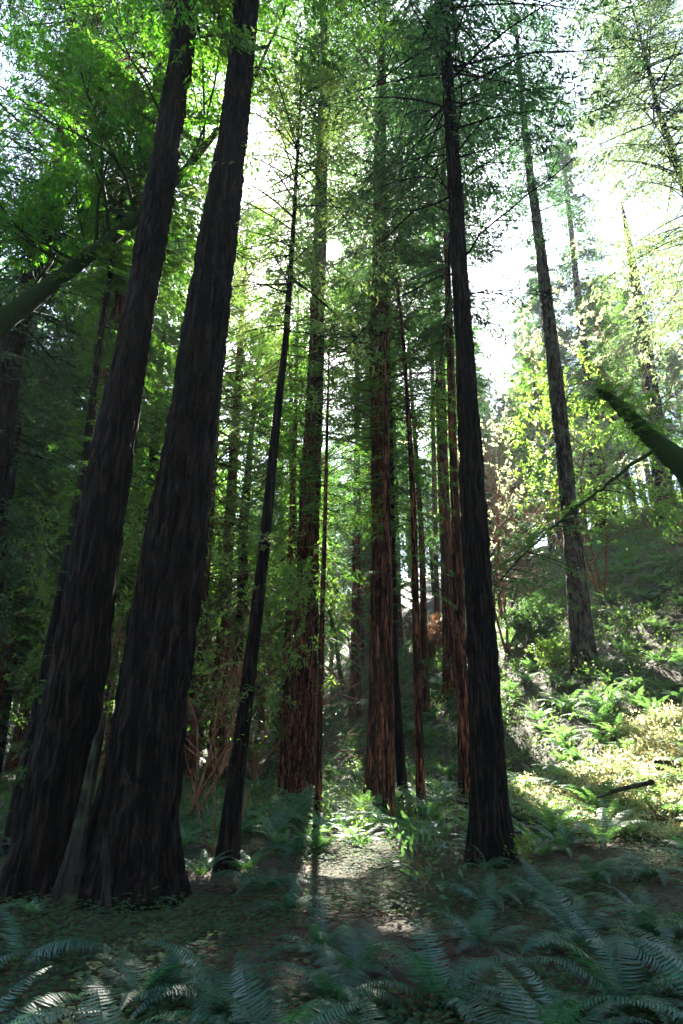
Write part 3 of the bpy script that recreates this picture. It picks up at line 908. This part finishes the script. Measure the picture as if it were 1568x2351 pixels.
# crooked red stem, snag, stub
def stick(name, label, cat, pix, Y, mat, n=10, rough=.0, seed=0, jag=False):
    g = np.random.default_rng(seed)
    C, Rr = [], []
    for px, py, wd in pix:
        p, u = on_plane(px, py, Y); C.append(p); Rr.append(wd * u / 2)
    C = np.array(C); Rr = np.array(Rr)
    t_ = np.linspace(0, len(C) - 1, len(C) * 8)
    Cs = np.stack([np.interp(t_, np.arange(len(C)), C[:, i]) for i in range(3)], 1)
    for _ in range(3):
        Cs[1:-1] = (Cs[:-2] + Cs[1:-1] * 2 + Cs[2:]) / 4
    rs = np.interp(t_, np.arange(len(C)), Rr)
    v, f = tube(Cs, rs, n)
    V = v.reshape(len(Cs), n, 3)
    lob = 1 + rough * (g.random((1, n)) - .5) * 2 + rough * .5 * (g.random((len(Cs), n)) - .5)
    V = Cs[:, None] + (V - Cs[:, None]) * lob[..., None]
    if jag:
        V[-6:, :, 2] += g.normal(0, .10, (1, n)) * np.linspace(0, 1, 6)[:, None]
    base = Cs[0].copy(); base[2] = float(H(base[0], base[1]))
    V = V.reshape(-1, 3)
    cap = (V, [[(len(Cs) - 1) * n + j for j in range(n)]])
    o = build(name, [(V, f)], mat, smooth=True, origin=base)
    return tag(o, label, cat)


stick('snag', 'split grey snag propped between the feet of the two giant redwoods', 'snag', [(150, 2110, 90), (163, 2040, 62), (182, 1930, 36), (200, 1830, 26), (222, 1720, 22), (238, 1650, 12)], 7.5, M_SNAG, 16, .25, 1, True)
stick('stump', 'narrow upright stub against the foot of the widest redwood', 'stump', [(242, 2100, 26), (243, 2010, 20), (240, 1960, 17), (240, 1925, 9)], 7.1, M_SNAG, 10, .25, 2, True)
stick('dead_sapling', 'crooked reddish stem beside the foot of the leaning pole redwood', 'dead sapling', [(556, 2005, 18), (548, 1945, 12), (546, 1895, 9), (560, 1850, 8), (573, 1808, 4)], 9.7, M_TWIG, 8, .2, 3)
stick('fallen_log', 'dark log lying at the right edge below the sunlit ferns', 'log', [(1700, 1790, 40), (1610, 1775, 36), (1540, 1762, 30), (1505, 1755, 20)], 13.0, M_SNAG, 12, .15, 4)
stick('fallen_branch', 'dark curved branch lying in front of the sunlit patch', 'branch', [(1500, 1795, 12), (1460, 1803, 11), (1415, 1815, 9), (1370, 1832, 5)], 12.0, M_SNAG, 8, .15, 5)
stick('fallen_branch', 'mossy branch on the ground right of the black trunk', 'branch', [(1155, 1862, 10), (1195, 1880, 9), (1230, 1893, 6)], 12.4, M_MOSS, 8, .15, 6)
stick('fallen_branch', 'pale bare branch leaning on the hillside right of the fir', 'branch', [(1475, 1690, 6), (1500, 1630, 6), (1545, 1575, 5), (1600, 1540, 4)], 16.5, M_SNAG, 6, .15, 7)
stick('dead_sapling', 'slim mossy stem leaning left on the slope between the centre redwoods', 'dead sapling', [(792, 1600, 12), (778, 1530, 10), (770, 1460, 9), (755, 1400, 7)], 27, M_MOSS, 8, .1, 8)

# mossy leaning log with its branch and hanging foliage, upper right
g = np.random.default_rng(21)
C, Rr = [], []
for px, py, wd in [(1980, 1560, 150), (1800, 1330, 110), (1640, 1140, 76), (1568, 1068, 58), (1490, 1000, 38), (1440, 950, 30), (1400, 912, 22), (1368, 893, 8)]:
    p, u = on_plane(px, py, 11.0); C.append(p); Rr.append(wd * u / 2)
C = np.array(C)
t_ = np.linspace(0, len(C) - 1, 70)
Cs = np.stack([np.interp(t_, np.arange(len(C)), C[:, i]) for i in range(3)], 1)
wood = [tube(Cs, np.interp(t_, np.arange(len(C)), Rr) * g.uniform(.88, 1.14, 70), 12)]
bl = []
for px, py, wd in [(1510, 1030, 12), (1450, 1065, 10), (1390, 1115, 9), (1330, 1160, 8), (1270, 1210, 7), (1210, 1265, 6), (1160, 1320, 4), (1135, 1345, 3)]:
    p, u = on_plane(px, py, 10.8); bl.append(p)
bl = np.array(bl)
tb = np.linspace(0, len(bl) - 1, 40)
bs = np.stack([np.interp(tb, np.arange(len(bl)), bl[:, i]) for i in range(3)], 1)
bs[1:-1] += g.normal(0, .008, (38, 3))
wood.append(tube(bs, np.linspace(.042, .010, 40), 6))
k = g.integers(4, 40, 30); O = bs[k]
az = np.where(g.random(30) < .5, g.uniform(-1.2, .5, 30), g.uniform(2.4, 4.4, 30))
lf, wd_ = sprays(O, az, g.uniform(.5, 1.5, 30), np.radians(g.normal(-12, 12, 30)), np.full(30, .3), 190, .055, .016, 77, True)
k = g.integers(36, 68, 80); O2 = Cs[k] + g.normal(0, .04, (80, 3))
lf2, wd2 = sprays(O2, g.uniform(0, 6.28, 80), g.uniform(.25, .65, 80), np.radians(g.normal(20, 28, 80)), np.full(80, .5), 90, .06, .022, 78, True)
base = Cs[0].copy()
e = empty('leaning_tree', base, 'mossy broken trunk jutting in from the right edge with a long drooping side branch', 'leaning tree')
build('trunk', wood + [wd_, wd2], M_MOSS, e, smooth=True, origin=base)
build('crown', [lf, lf2], M_NEEDLE, e, origin=base)

# ------------------------------------------------------------------ background forest: a few kinds, copied
protos = []
for k in range(5):
    g = np.random.default_rng(90 + k)
    hgt = [34, 30, 38, 26, 32][k]
    C = np.array([[0, 0, -.5], [0, 0, 0], [g.normal(0, .3), g.normal(0, .3), hgt * .5], [g.normal(0, .6), g.normal(0, .6), hgt]])
    Rr = np.array([.42, .38, .24, .02])
    surf, P, r = bark_tube(C, Rr, 300 + k, .2, 16, .5, .03)
    lf, wd_ = crown(P, r, [3, 6, 9, 2, 12][k], hgt * .99, 220, 1.2, 4.2, 400 + k, nl=150, ll=.26, lw=.085, culling=False, lfun=lambda u: np.clip(1.15 - u, .12, 1) * np.clip(.4 + u * 4, 0, 1))
    me_t = build('trunk', [surf, wd_] + bare_limbs(P, r, 2, 14, 14, 2.0, 500 + k), M_DARK if k % 2 else M_RED, None, smooth=True).data
    me_c = build('crown', [lf], M_NSHADE if k in (0, 2) else M_NEEDLE, None).data
    for o in [o for o in COL.objects if o.type == 'MESH' and o.data in (me_t, me_c)]:
        bpy.data.objects.remove(o)
    protos.append((me_t, me_c))


def bg_tree(k, x, y, s, rz, label, group):
    e = empty('redwood_tree', (x, y, float(H(x, y))), label, 'redwood tree', group)
    e.rotation_euler = (random.uniform(-.03, .03), random.uniform(-.03, .03), rz)
    e.scale = (s, s, s)
    for nm, me in zip(('trunk', 'crown'), protos[k]):
        o = bpy.data.objects.new(nm, me)
        COL.objects.link(o)
        o.parent = e
    return e


zones = [  # x0,x1,y0,y1,n,label,group,(scale)
    (-30, -8, 18, 46, 38, 'redwood in the dark wood behind the two giants at left', 'trees of the dark wood at left', (.55, .95)),
    (-9, 2, 34, 60, 15, 'redwood added far back left of the centre to shade the foreground', 'trees far back in the valley', (.45, .7)),
    (2, 12, 44, 70, 12, 'redwood added on the far slope to shade the foreground', 'trees on the far slope behind the centre', (.35, .55)),
    (12, 34, 42, 68, 18, 'hazy redwood high on the right hillside against the glare', 'hazy trees high on the right hillside', (.6, .9)),
    (-55, -18, 48, 95, 34, 'redwood in the far left background', 'trees of the far left background', (.8, 1.1)),
    (-28, 28, -34, -4, 20, 'unseen redwood added behind the viewer to block sky light', 'unseen trees added behind the viewer', (.7, .95)),  # out of view, added to cut sky light on the trunk fronts
    (-11, 11, -12, 0.5, 4, 'unseen redwood added behind the viewer to block sky light', 'unseen trees added behind the viewer', (.8, 1.0)),  # nearer unseen trees, added to darken the foreground
    (-18, 50, 75, 120, 34, 'redwood closing the far end of the valley', 'trees closing the valley', (.6, 1.0)),
]
for zi, (x0, x1, y0, y1, n, lab, grp, sc) in enumerate(zones):
    g = np.random.default_rng(700 + zi)
    pts = []
    tries = 0
    while len(pts) < n and tries < 3000:
        tries += 1
        x, y = g.uniform(x0, x1), g.uniform(y0, y1)
        if y > 2 and abs(x) > .62 * y + 6: continue
        if y < 2 and x * x + y * y < 12: continue
        if 3.2 < x < 10.5 and 40 < y < 62: continue
        if all((x - a) ** 2 + (y - b) ** 2 > 7 for a, b in pts):
            pts.append((x, y))
            bg_tree(int(g.integers(0, 5)), x, y, g.uniform(*sc), g.uniform(0, 6.28), lab, grp)

for (x, y, k, s_) in [(-2.6, 31, 1, .8), (-4.6, 30, 3, .95), (2.4, 34, 2, .62)]:  # extra trees added to block sun streaks on the foreground
    bg_tree(k, x, y, s_, x * 3, 'redwood added far back left of the centre to shade the foreground' if x < 0 else 'redwood added on the far slope to shade the foreground',
            'trees far back in the valley' if x < 0 else 'trees on the far slope behind the centre')

# ------------------------------------------------------------------ ferns
def frond(L, pairs, a0, a1, seed, plen=.15, curl=0.0):
    """one sword-fern frond: arching rachis with paired pinnae, growing along +x"""
    g = np.random.default_rng(seed)
    n = 24
    s = np.linspace(0, 1, n)
    a = R(a0) + (R(a1) - R(a0)) * s ** 1.1     # angle from vertical
    dx, dz = np.sin(a), np.cos(a)
    X = np.concatenate([[0], np.cumsum((dx[1:] + dx[:-1]) / 2)]) * L / (n - 1)
    Zz = np.concatenate([[0], np.cumsum((dz[1:] + dz[:-1]) / 2)]) * L / (n - 1)
    Yy = curl * L * s ** 2
    C = np.stack([X, Yy, Zz], 1)
    parts = [tube(C, np.linspace(.0045, .0012, n) * L, 3)]
    st = np.linspace(.14, .995, pairs)
    shp = np.clip((st - .08) / .12, .35, 1) * np.clip((1.02 - st) / .62, 0.04, 1) ** .75
    pl = plen * L * shp
    for sd in (1, -1):
        cx = np.interp(st, s, X); cy = np.interp(st, s, Yy); cz = np.interp(st, s, Zz); aa = np.interp(st, s, a)
        P = np.stack([cx, cy, cz], 1)
        T = np.stack([np.sin(aa), 2 * curl * st, np.cos(aa)], 1); T = unit(T)
        sdv = np.array([0, sd * 1.0, 0])[None] + 0 * T
        Nn = unit(np.cross(T, sdv)) * sd
        Nn = np.where(Nn[:, 2:3] < 0, -Nn, Nn)
        D = unit(sdv + T * (.22 + g.normal(0, .05, (pairs, 1))) - Nn * (.18 + g.normal(0, .10, (pairs, 1))))
        wdt = (.70 if pairs > 25 else .9) * L * .86 / pairs
        W = unit(np.cross(D, Nn))
        ln = (pl * g.uniform(.9, 1.08, pairs))[:, None]
        a_ = P + W * wdt * .35; b_ = P - W * wdt * .35
        m1 = P + D * ln * .55 - Nn * ln * .04
        c_ = m1 + W * wdt * .42; d_ = m1 - W * wdt * .42
        tip = P + D * ln + T * ln * .12 - Nn * ln * .16
        v = np.stack([a_, b_, d_, c_, tip], 1).reshape(-1, 3)
        i = np.arange(pairs)[:, None] * 5
        parts.append((v, (i + np.array([[0, 1, 2, 3]]))))
        parts.append((v, (i + np.array([[3, 2, 4]]))))
    return parts


FR = []
for k, (a0, a1) in enumerate([(22, 110), (32, 130), (38, 115), (48, 130), (15, 95), (40, 145)]):
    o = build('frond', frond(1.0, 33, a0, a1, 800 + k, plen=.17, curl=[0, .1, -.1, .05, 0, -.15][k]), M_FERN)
    FR.append(o.data)
    bpy.data.objects.remove(o)


FB = []
for k, (a0, a1) in enumerate([(60, 150), (75, 135)]):
    o = build('frond', frond(.8, 40, a0, a1, 820 + k, plen=.12, curl=.12 * (k * 2 - 1)), M_LITTER)
    FB.append(o.data)
    bpy.data.objects.remove(o)


def near_fern(p, size, n, seed, label, group, tilt=0):
    g = np.random.default_rng(seed)
    e = empty('sword_fern', p, label, 'fern', group)
    az0 = g.uniform(0, 6.28)
    for i in range(n):
        o = bpy.data.objects.new('frond', FB[i % 2] if g.random() < .09 else FR[int(g.integers(0, len(FR)))])
        COL.objects.link(o)
        o.parent = e
        o.rotation_euler = (g.normal(0, .16), g.normal(0, .12), az0 + i * 2.399 + g.normal(0, .2))
        s_ = size * g.uniform(.75, 1.15)
        o.scale = (s_, s_ * g.uniform(.85, 1.15), s_)
    return e


near = []
gg = np.random.default_rng(31)
rows = [
    ('front', [(-1.9, 3.9, 1.0), (-1.05, 3.55, .95), (-.35, 3.9, 1.05), (.25, 3.45, .95), (.95, 3.75, 1.05), (1.55, 3.5, 1.0), (2.1, 4.0, 1.1), (-1.5, 3.3, .7), (.6, 3.1, .8), (-2.4, 4.4, .9), (-.7, 4.2, .7), (1.25, 4.2, .8)]),
    ('second', [(-.75, 4.75, .95), (-.05, 4.9, .7), (.62, 4.8, .95), (1.75, 4.7, 1.0), (2.45, 5.0, 1.05), (3.0, 5.4, 1.0), (.1, 5.5, .7), (-1.3, 4.9, .7)]),
    ('third', [(-.2, 5.9, .75), (1.15, 6.1, .8), (1.95, 6.0, .95), (2.65, 6.3, .95), (3.5, 6.6, 1.0)]),
    ('middle', [(-.9, 8.2, .9), (-.55, 7.3, .6), (1.5, 7.5, .8), (2.1, 7.6, .75), (2.9, 8.2, .9), (3.7, 8.6, .9), (4.6, 9.0, 1.0), (5.2, 9.6, .9), (1.9, 9.3, .55), (-.7, 10.8, .85)]),
]
ordn = ['first', 'second', 'third', 'fourth', 'fifth', 'sixth', 'seventh', 'eighth', 'ninth', 'tenth', 'eleventh', 'twelfth', 'thirteenth', 'fourteenth', 'fifteenth', 'sixteenth', 'seventeenth', 'eighteenth', 'nineteenth', 'twentieth']
rowtext = {'front': 'in the front row along the bottom edge', 'second': 'in the second row of the dark foreground', 'third': 'in the third row behind the foreground ferns',
           'middle': 'standing in the clearing between the foreground and the trunks'}
k = 0
for rn, lst in rows:
    for i, (x, y, s_) in enumerate(sorted(lst)):
        k += 1
        near_fern(gxy(x, y), s_ * (.77 if y < 6.8 else .82), 15 if y < 6.5 else 13, 1000 + k, 'sword fern %s from the left %s' % (ordn[i], rowtext[rn]), 'ferns of the foreground and clearing')
# tall pale frond lit at the lower left
e = near_fern(gxy(-2.45, 5.6), .75, 6, 1200, 'small fern in front of the left giants with one pale sunlit frond', 'ferns of the foreground and clearing')

far_f = []
for k in range(4):
    g = np.random.default_rng(860 + k)
    parts = []
    for i in range(11):
        pr = frond(1.0 * g.uniform(.75, 1.1), 18, g.uniform(10, 40), g.uniform(90, 130), 900 + k * 20 + i, plen=.15)
        a = i * 2.399 + g.normal(0, .2)
        Rz = np.array([[math.cos(a), -math.sin(a), 0], [math.sin(a), math.cos(a), 0], [0, 0, 1]])
        parts += [(v @ Rz.T, f) for v, f in pr]
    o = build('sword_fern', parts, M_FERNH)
    far_f.append(o.data)
    bpy.data.objects.remove(o)


def far_ferns(n, xr, yr, label, group, seed, size=(.6, 1.1), cond=None):
    g = np.random.default_rng(seed)
    c = 0; tries = 0; pts = []
    while c < n and tries < 8000:
        tries += 1
        x, y = g.uniform(*xr), g.uniform(*yr)
        if x > .58 * y + 1.0 or x < -.58 * y - 1: continue
        if cond and not cond(x, y): continue
        if any((x - a) ** 2 + (y - b) ** 2 < .45 for a, b in pts): continue
        pts.append((x, y))
        o = bpy.data.objects.new('sword_fern', far_f[int(g.integers(0, 4))])
        COL.objects.link(o)
        s_ = g.uniform(*size)
        o.location = (x, y, float(H(x, y)) - .02)
        o.rotation_euler = (g.normal(-.12, .1), g.normal(0, .12), g.uniform(0, 6.28))
        o.scale = (s_, s_, s_)
        tag(o, label, 'fern', group)
        c += 1


far_ferns(80, (3.2, 9), (10.5, 17), 'sword fern in the bright patch and on the lower right slope', 'ferns of the lower right slope', 41)
far_ferns(140, (5, 20), (15.5, 32), 'sword fern on the steep shaded hillside around the fir', 'ferns of the steep hillside', 42, (.5, 1.0))
far_ferns(46, (-3.5, 3.2), (12.5, 19), 'sword fern at the feet of the centre redwoods', 'ferns at the centre redwoods', 43, (.6, 1.0))
far_ferns(22, (-2.6, 3.6), (10.8, 13), 'sword fern at the back of the small clearing', 'ferns at the back of the clearing', 46, (.5, .85))
far_ferns(34, (-4, 6), (19, 32), 'sword fern on the slope behind the centre redwoods', 'ferns behind the centre redwoods', 44, (.7, 1.2))
far_ferns(12, (-6, -2.5), (9.5, 16), 'sword fern on the flat behind the giant redwoods', 'ferns behind the giants', 45, (.6, .9))

for i, (x, y, s_) in enumerate([(-2.05, 7.5, .42), (-1.75, 9.0, .5), (-3.0, 7.0, .35), (1.95, 9.9, .5), (2.9, 10.2, .55), (-1.2, 9.3, .45), (2.2, 9.7, .4)]):
    o = bpy.data.objects.new('sword_fern', far_f[i % 4])
    COL.objects.link(o)
    o.location = gxy(x, y); o.rotation_euler = (0, 0, i * 1.7); o.scale = (s_,) * 3
    tag(o, 'small young fern growing at the foot of one of the dark front trunks', 'fern', 'young ferns at the trunk feet')

# ------------------------------------------------------------------ ground cover, litter, brush
def scatter(n, xr, yr, seed, power=1.6):
    g = np.random.default_rng(seed)
    y = yr[0] + (yr[1] - yr[0]) * g.random(n) ** power
    x = g.uniform(-1, 1, n) * (.6 * y + .8)
    k = (x > xr[0]) & (x < xr[1])
    return x[k], y[k], g


x, y, g = scatter(70000, (-9, 9), (2.4, 15), 61)
dens = np.sin(x * 1.3 + y * .7) + np.sin(y * 1.9 - x * .8) + g.normal(0, .6, len(x))
k = dens > -.35
x, y = x[k], y[k]
z = H(x, y) + g.uniform(.02, .13, len(x))
vs, fs = [], []
a0 = g.uniform(0, 6.28, len(x))
for j in range(3):
    a = a0 + j * 2.094
    D = np.stack([np.cos(a), np.sin(a), g.uniform(-.35, .1, len(x))], -1)
    N_ = unit(np.array([0, 0, 1.0]) + g.normal(0, .25, (len(x), 3)))
    ln = g.uniform(.022, .04, len(x))
    vs.append(leaves(np.stack([x, y, z], -1), unit(D), ln, ln * 1.05, N_, True))
tag(build('wood_sorrel', vs, M_SORREL), 'low carpet of three-leaved sorrel over the forest floor', 'ground cover', kind='stuff')

x, y, g = scatter(110000, (-10, 12), (2.4, 20), 62, 1.4)
z = H(x, y) + g.uniform(.004, .03, len(x))
a = g.uniform(0, 6.28, len(x))
D = unit(np.stack([np.cos(a), np.sin(a), g.normal(0, .2, len(x))], -1))
ln = g.uniform(.015, .05, len(x))
vs = [leaves(np.stack([x, y, z], -1), D, ln, ln * g.choice([.12, .2, .45], len(x)), unit(np.array([0, 0, 1.0]) + g.normal(0, .35, (len(x), 3))), True)]
m = 2200
x, y, g = scatter(m, (-10, 12), (3, 18), 63, 1.2)
a = g.uniform(0, 6.28, len(x)); ln = g.uniform(.15, .8, len(x))
ss = np.linspace(-.5, .5, 4)[None]
Pt = np.stack([x[:, None] + np.cos(a)[:, None] * ss * ln[:, None], y[:, None] + np.sin(a)[:, None] * ss * ln[:, None], 0 * ss + H(x, y)[:, None] + .03 + g.normal(0, .02, (len(x), 4))], -1)
vs.append(tubes3(Pt, np.full((len(x), 4), .005)))
tag(build('leaf_litter', vs, M_LITTER), 'scattered dead leaves and twigs between the ferns', 'leaf litter', kind='stuff')


def brush(n, cond, seed, mat, name, label, xr, yr, ll=(.05, .11), hgt=.5, per=60, rad=.45):
    g = np.random.default_rng(seed)
    cx = g.uniform(*xr, n * 6); cy = g.uniform(*yr, n * 6)
    k = (np.abs(cx) < .6 * cy + 1.5) & cond(cx, cy)
    cx, cy = cx[k][:n], cy[k][:n]
    P = np.stack([cx, cy, H(cx, cy)], -1)
    P = np.repeat(P, per, 0)
    sc = np.repeat(g.uniform(.5, 1.5, len(cx)), per)[:, None]
    off = unit(g.normal(0, 1, P.shape)) * (g.random((len(P), 1)) ** .5) * rad * sc
    off[:, 2] = np.abs(off[:, 2]) * hgt / rad
    P = P + off
    P[:, 2] = np.maximum(P[:, 2], H(P[:, 0], P[:, 1]) + .02)
    D = unit(off * .6 + g.normal(0, .25, P.shape) + np.array([0, -.05, .05]))
    ln = g.uniform(*ll, len(P))
    vs = [leaves(P, D, ln, ln * .5, unit(np.array([0, 0, 1.0]) + g.normal(0, .5, P.shape)), True)]
    m = len(cx) * 3
    i = g.integers(0, len(cx), m)
    B0 = np.stack([cx[i], cy[i], H(cx[i], cy[i])], -1)
    dd = unit(np.stack([g.normal(0, .7, m), g.normal(0, .7, m), g.uniform(.3, 1, m)], -1))
    ss = np.linspace(0, 1, 5)[None]
    Pt = B0[:, None] + dd[:, None] * ss[..., None] * g.uniform(.3, 1.1, m)[:, None, None] - np.array([0, 0, 1.0]) * (.35 * ss ** 2)[..., None]
    vs.append(tubes3(Pt, np.full((m, 5), .005)))
    tag(build(name, vs, mat), label, 'undergrowth', kind='stuff')


q = lambda x, y: .8 * x + .35 * y
brush(1500, lambda x, y: (q(x, y) > 9.3) & ((x - 6.2) ** 2 + (y - 13.4) ** 2 > 5.5), 71, M_BRUSH, 'undergrowth', 'tangled low leafy brush covering the hillside', (0, 30), (10, 46), (.06, .13), .5, 60, .5)
brush(800, lambda x, y: (q(x, y) < 9.5), 72, M_BRUSH, 'undergrowth', 'dim low brush round the feet of the centre and left trees', (-14, 4), (12.5, 30), (.05, .11), .5, 60, .5)
brush(60, lambda x, y: (q(x, y) > 8.0) & (q(x, y) < 10.5), 73, M_RUST, 'dry_bracken', 'rust-coloured dry stems and leaves at the lower edge of the sunlit patch', (4, 9), (10, 14), (.04, .09), .4, 50, .3)

brush(480, lambda x, y: (q(x, y) > 7.6) & (q(x, y) < 11.2), 74, M_STRAW_LIT, 'dry_grass', 'dry grass and leaves coloured extra pale to brighten the sunlit patch', (3.6, 9.5), (10.5, 15.5), (.04, .10), .3, 120, .4)  # dry grass with the patch's sunlight put into its pale colour

# ------------------------------------------------------------------ haze
hx0, hx1, hy0, hy1, hz0, hz1 = -290, 300, -230, 340, float(GV[:, 2].min()) - 1, 80
me = bpy.data.meshes.new('haze')
me.from_pydata([(x, y, z) for z in (hz0, hz1) for x, y in ((hx0, hy0), (hx1, hy0), (hx1, hy1), (hx0, hy1))], [],
               [(3, 2, 1, 0), (4, 5, 6, 7), (0, 1, 5, 4), (1, 2, 6, 5), (2, 3, 7, 6), (3, 0, 4, 7)])
hm, n, N, Lk = newmat('haze_air')
out = N.new('ShaderNodeOutputMaterial')
pv = N.new('ShaderNodeVolumePrincipled')
pv.inputs['Color'].default_value = (.93, .96, 1.0, 1)
pv.inputs['Density'].default_value = HAZE_DENSITY
pv.inputs['Anisotropy'].default_value = .3
Lk.new(pv.outputs[0], out.inputs['Volume'])
me.materials.append(hm)
ho = bpy.data.objects.new('haze', me)
COL.objects.link(ho)
tag(ho, 'thin sunlit haze filling the forest', 'haze', kind='stuff')
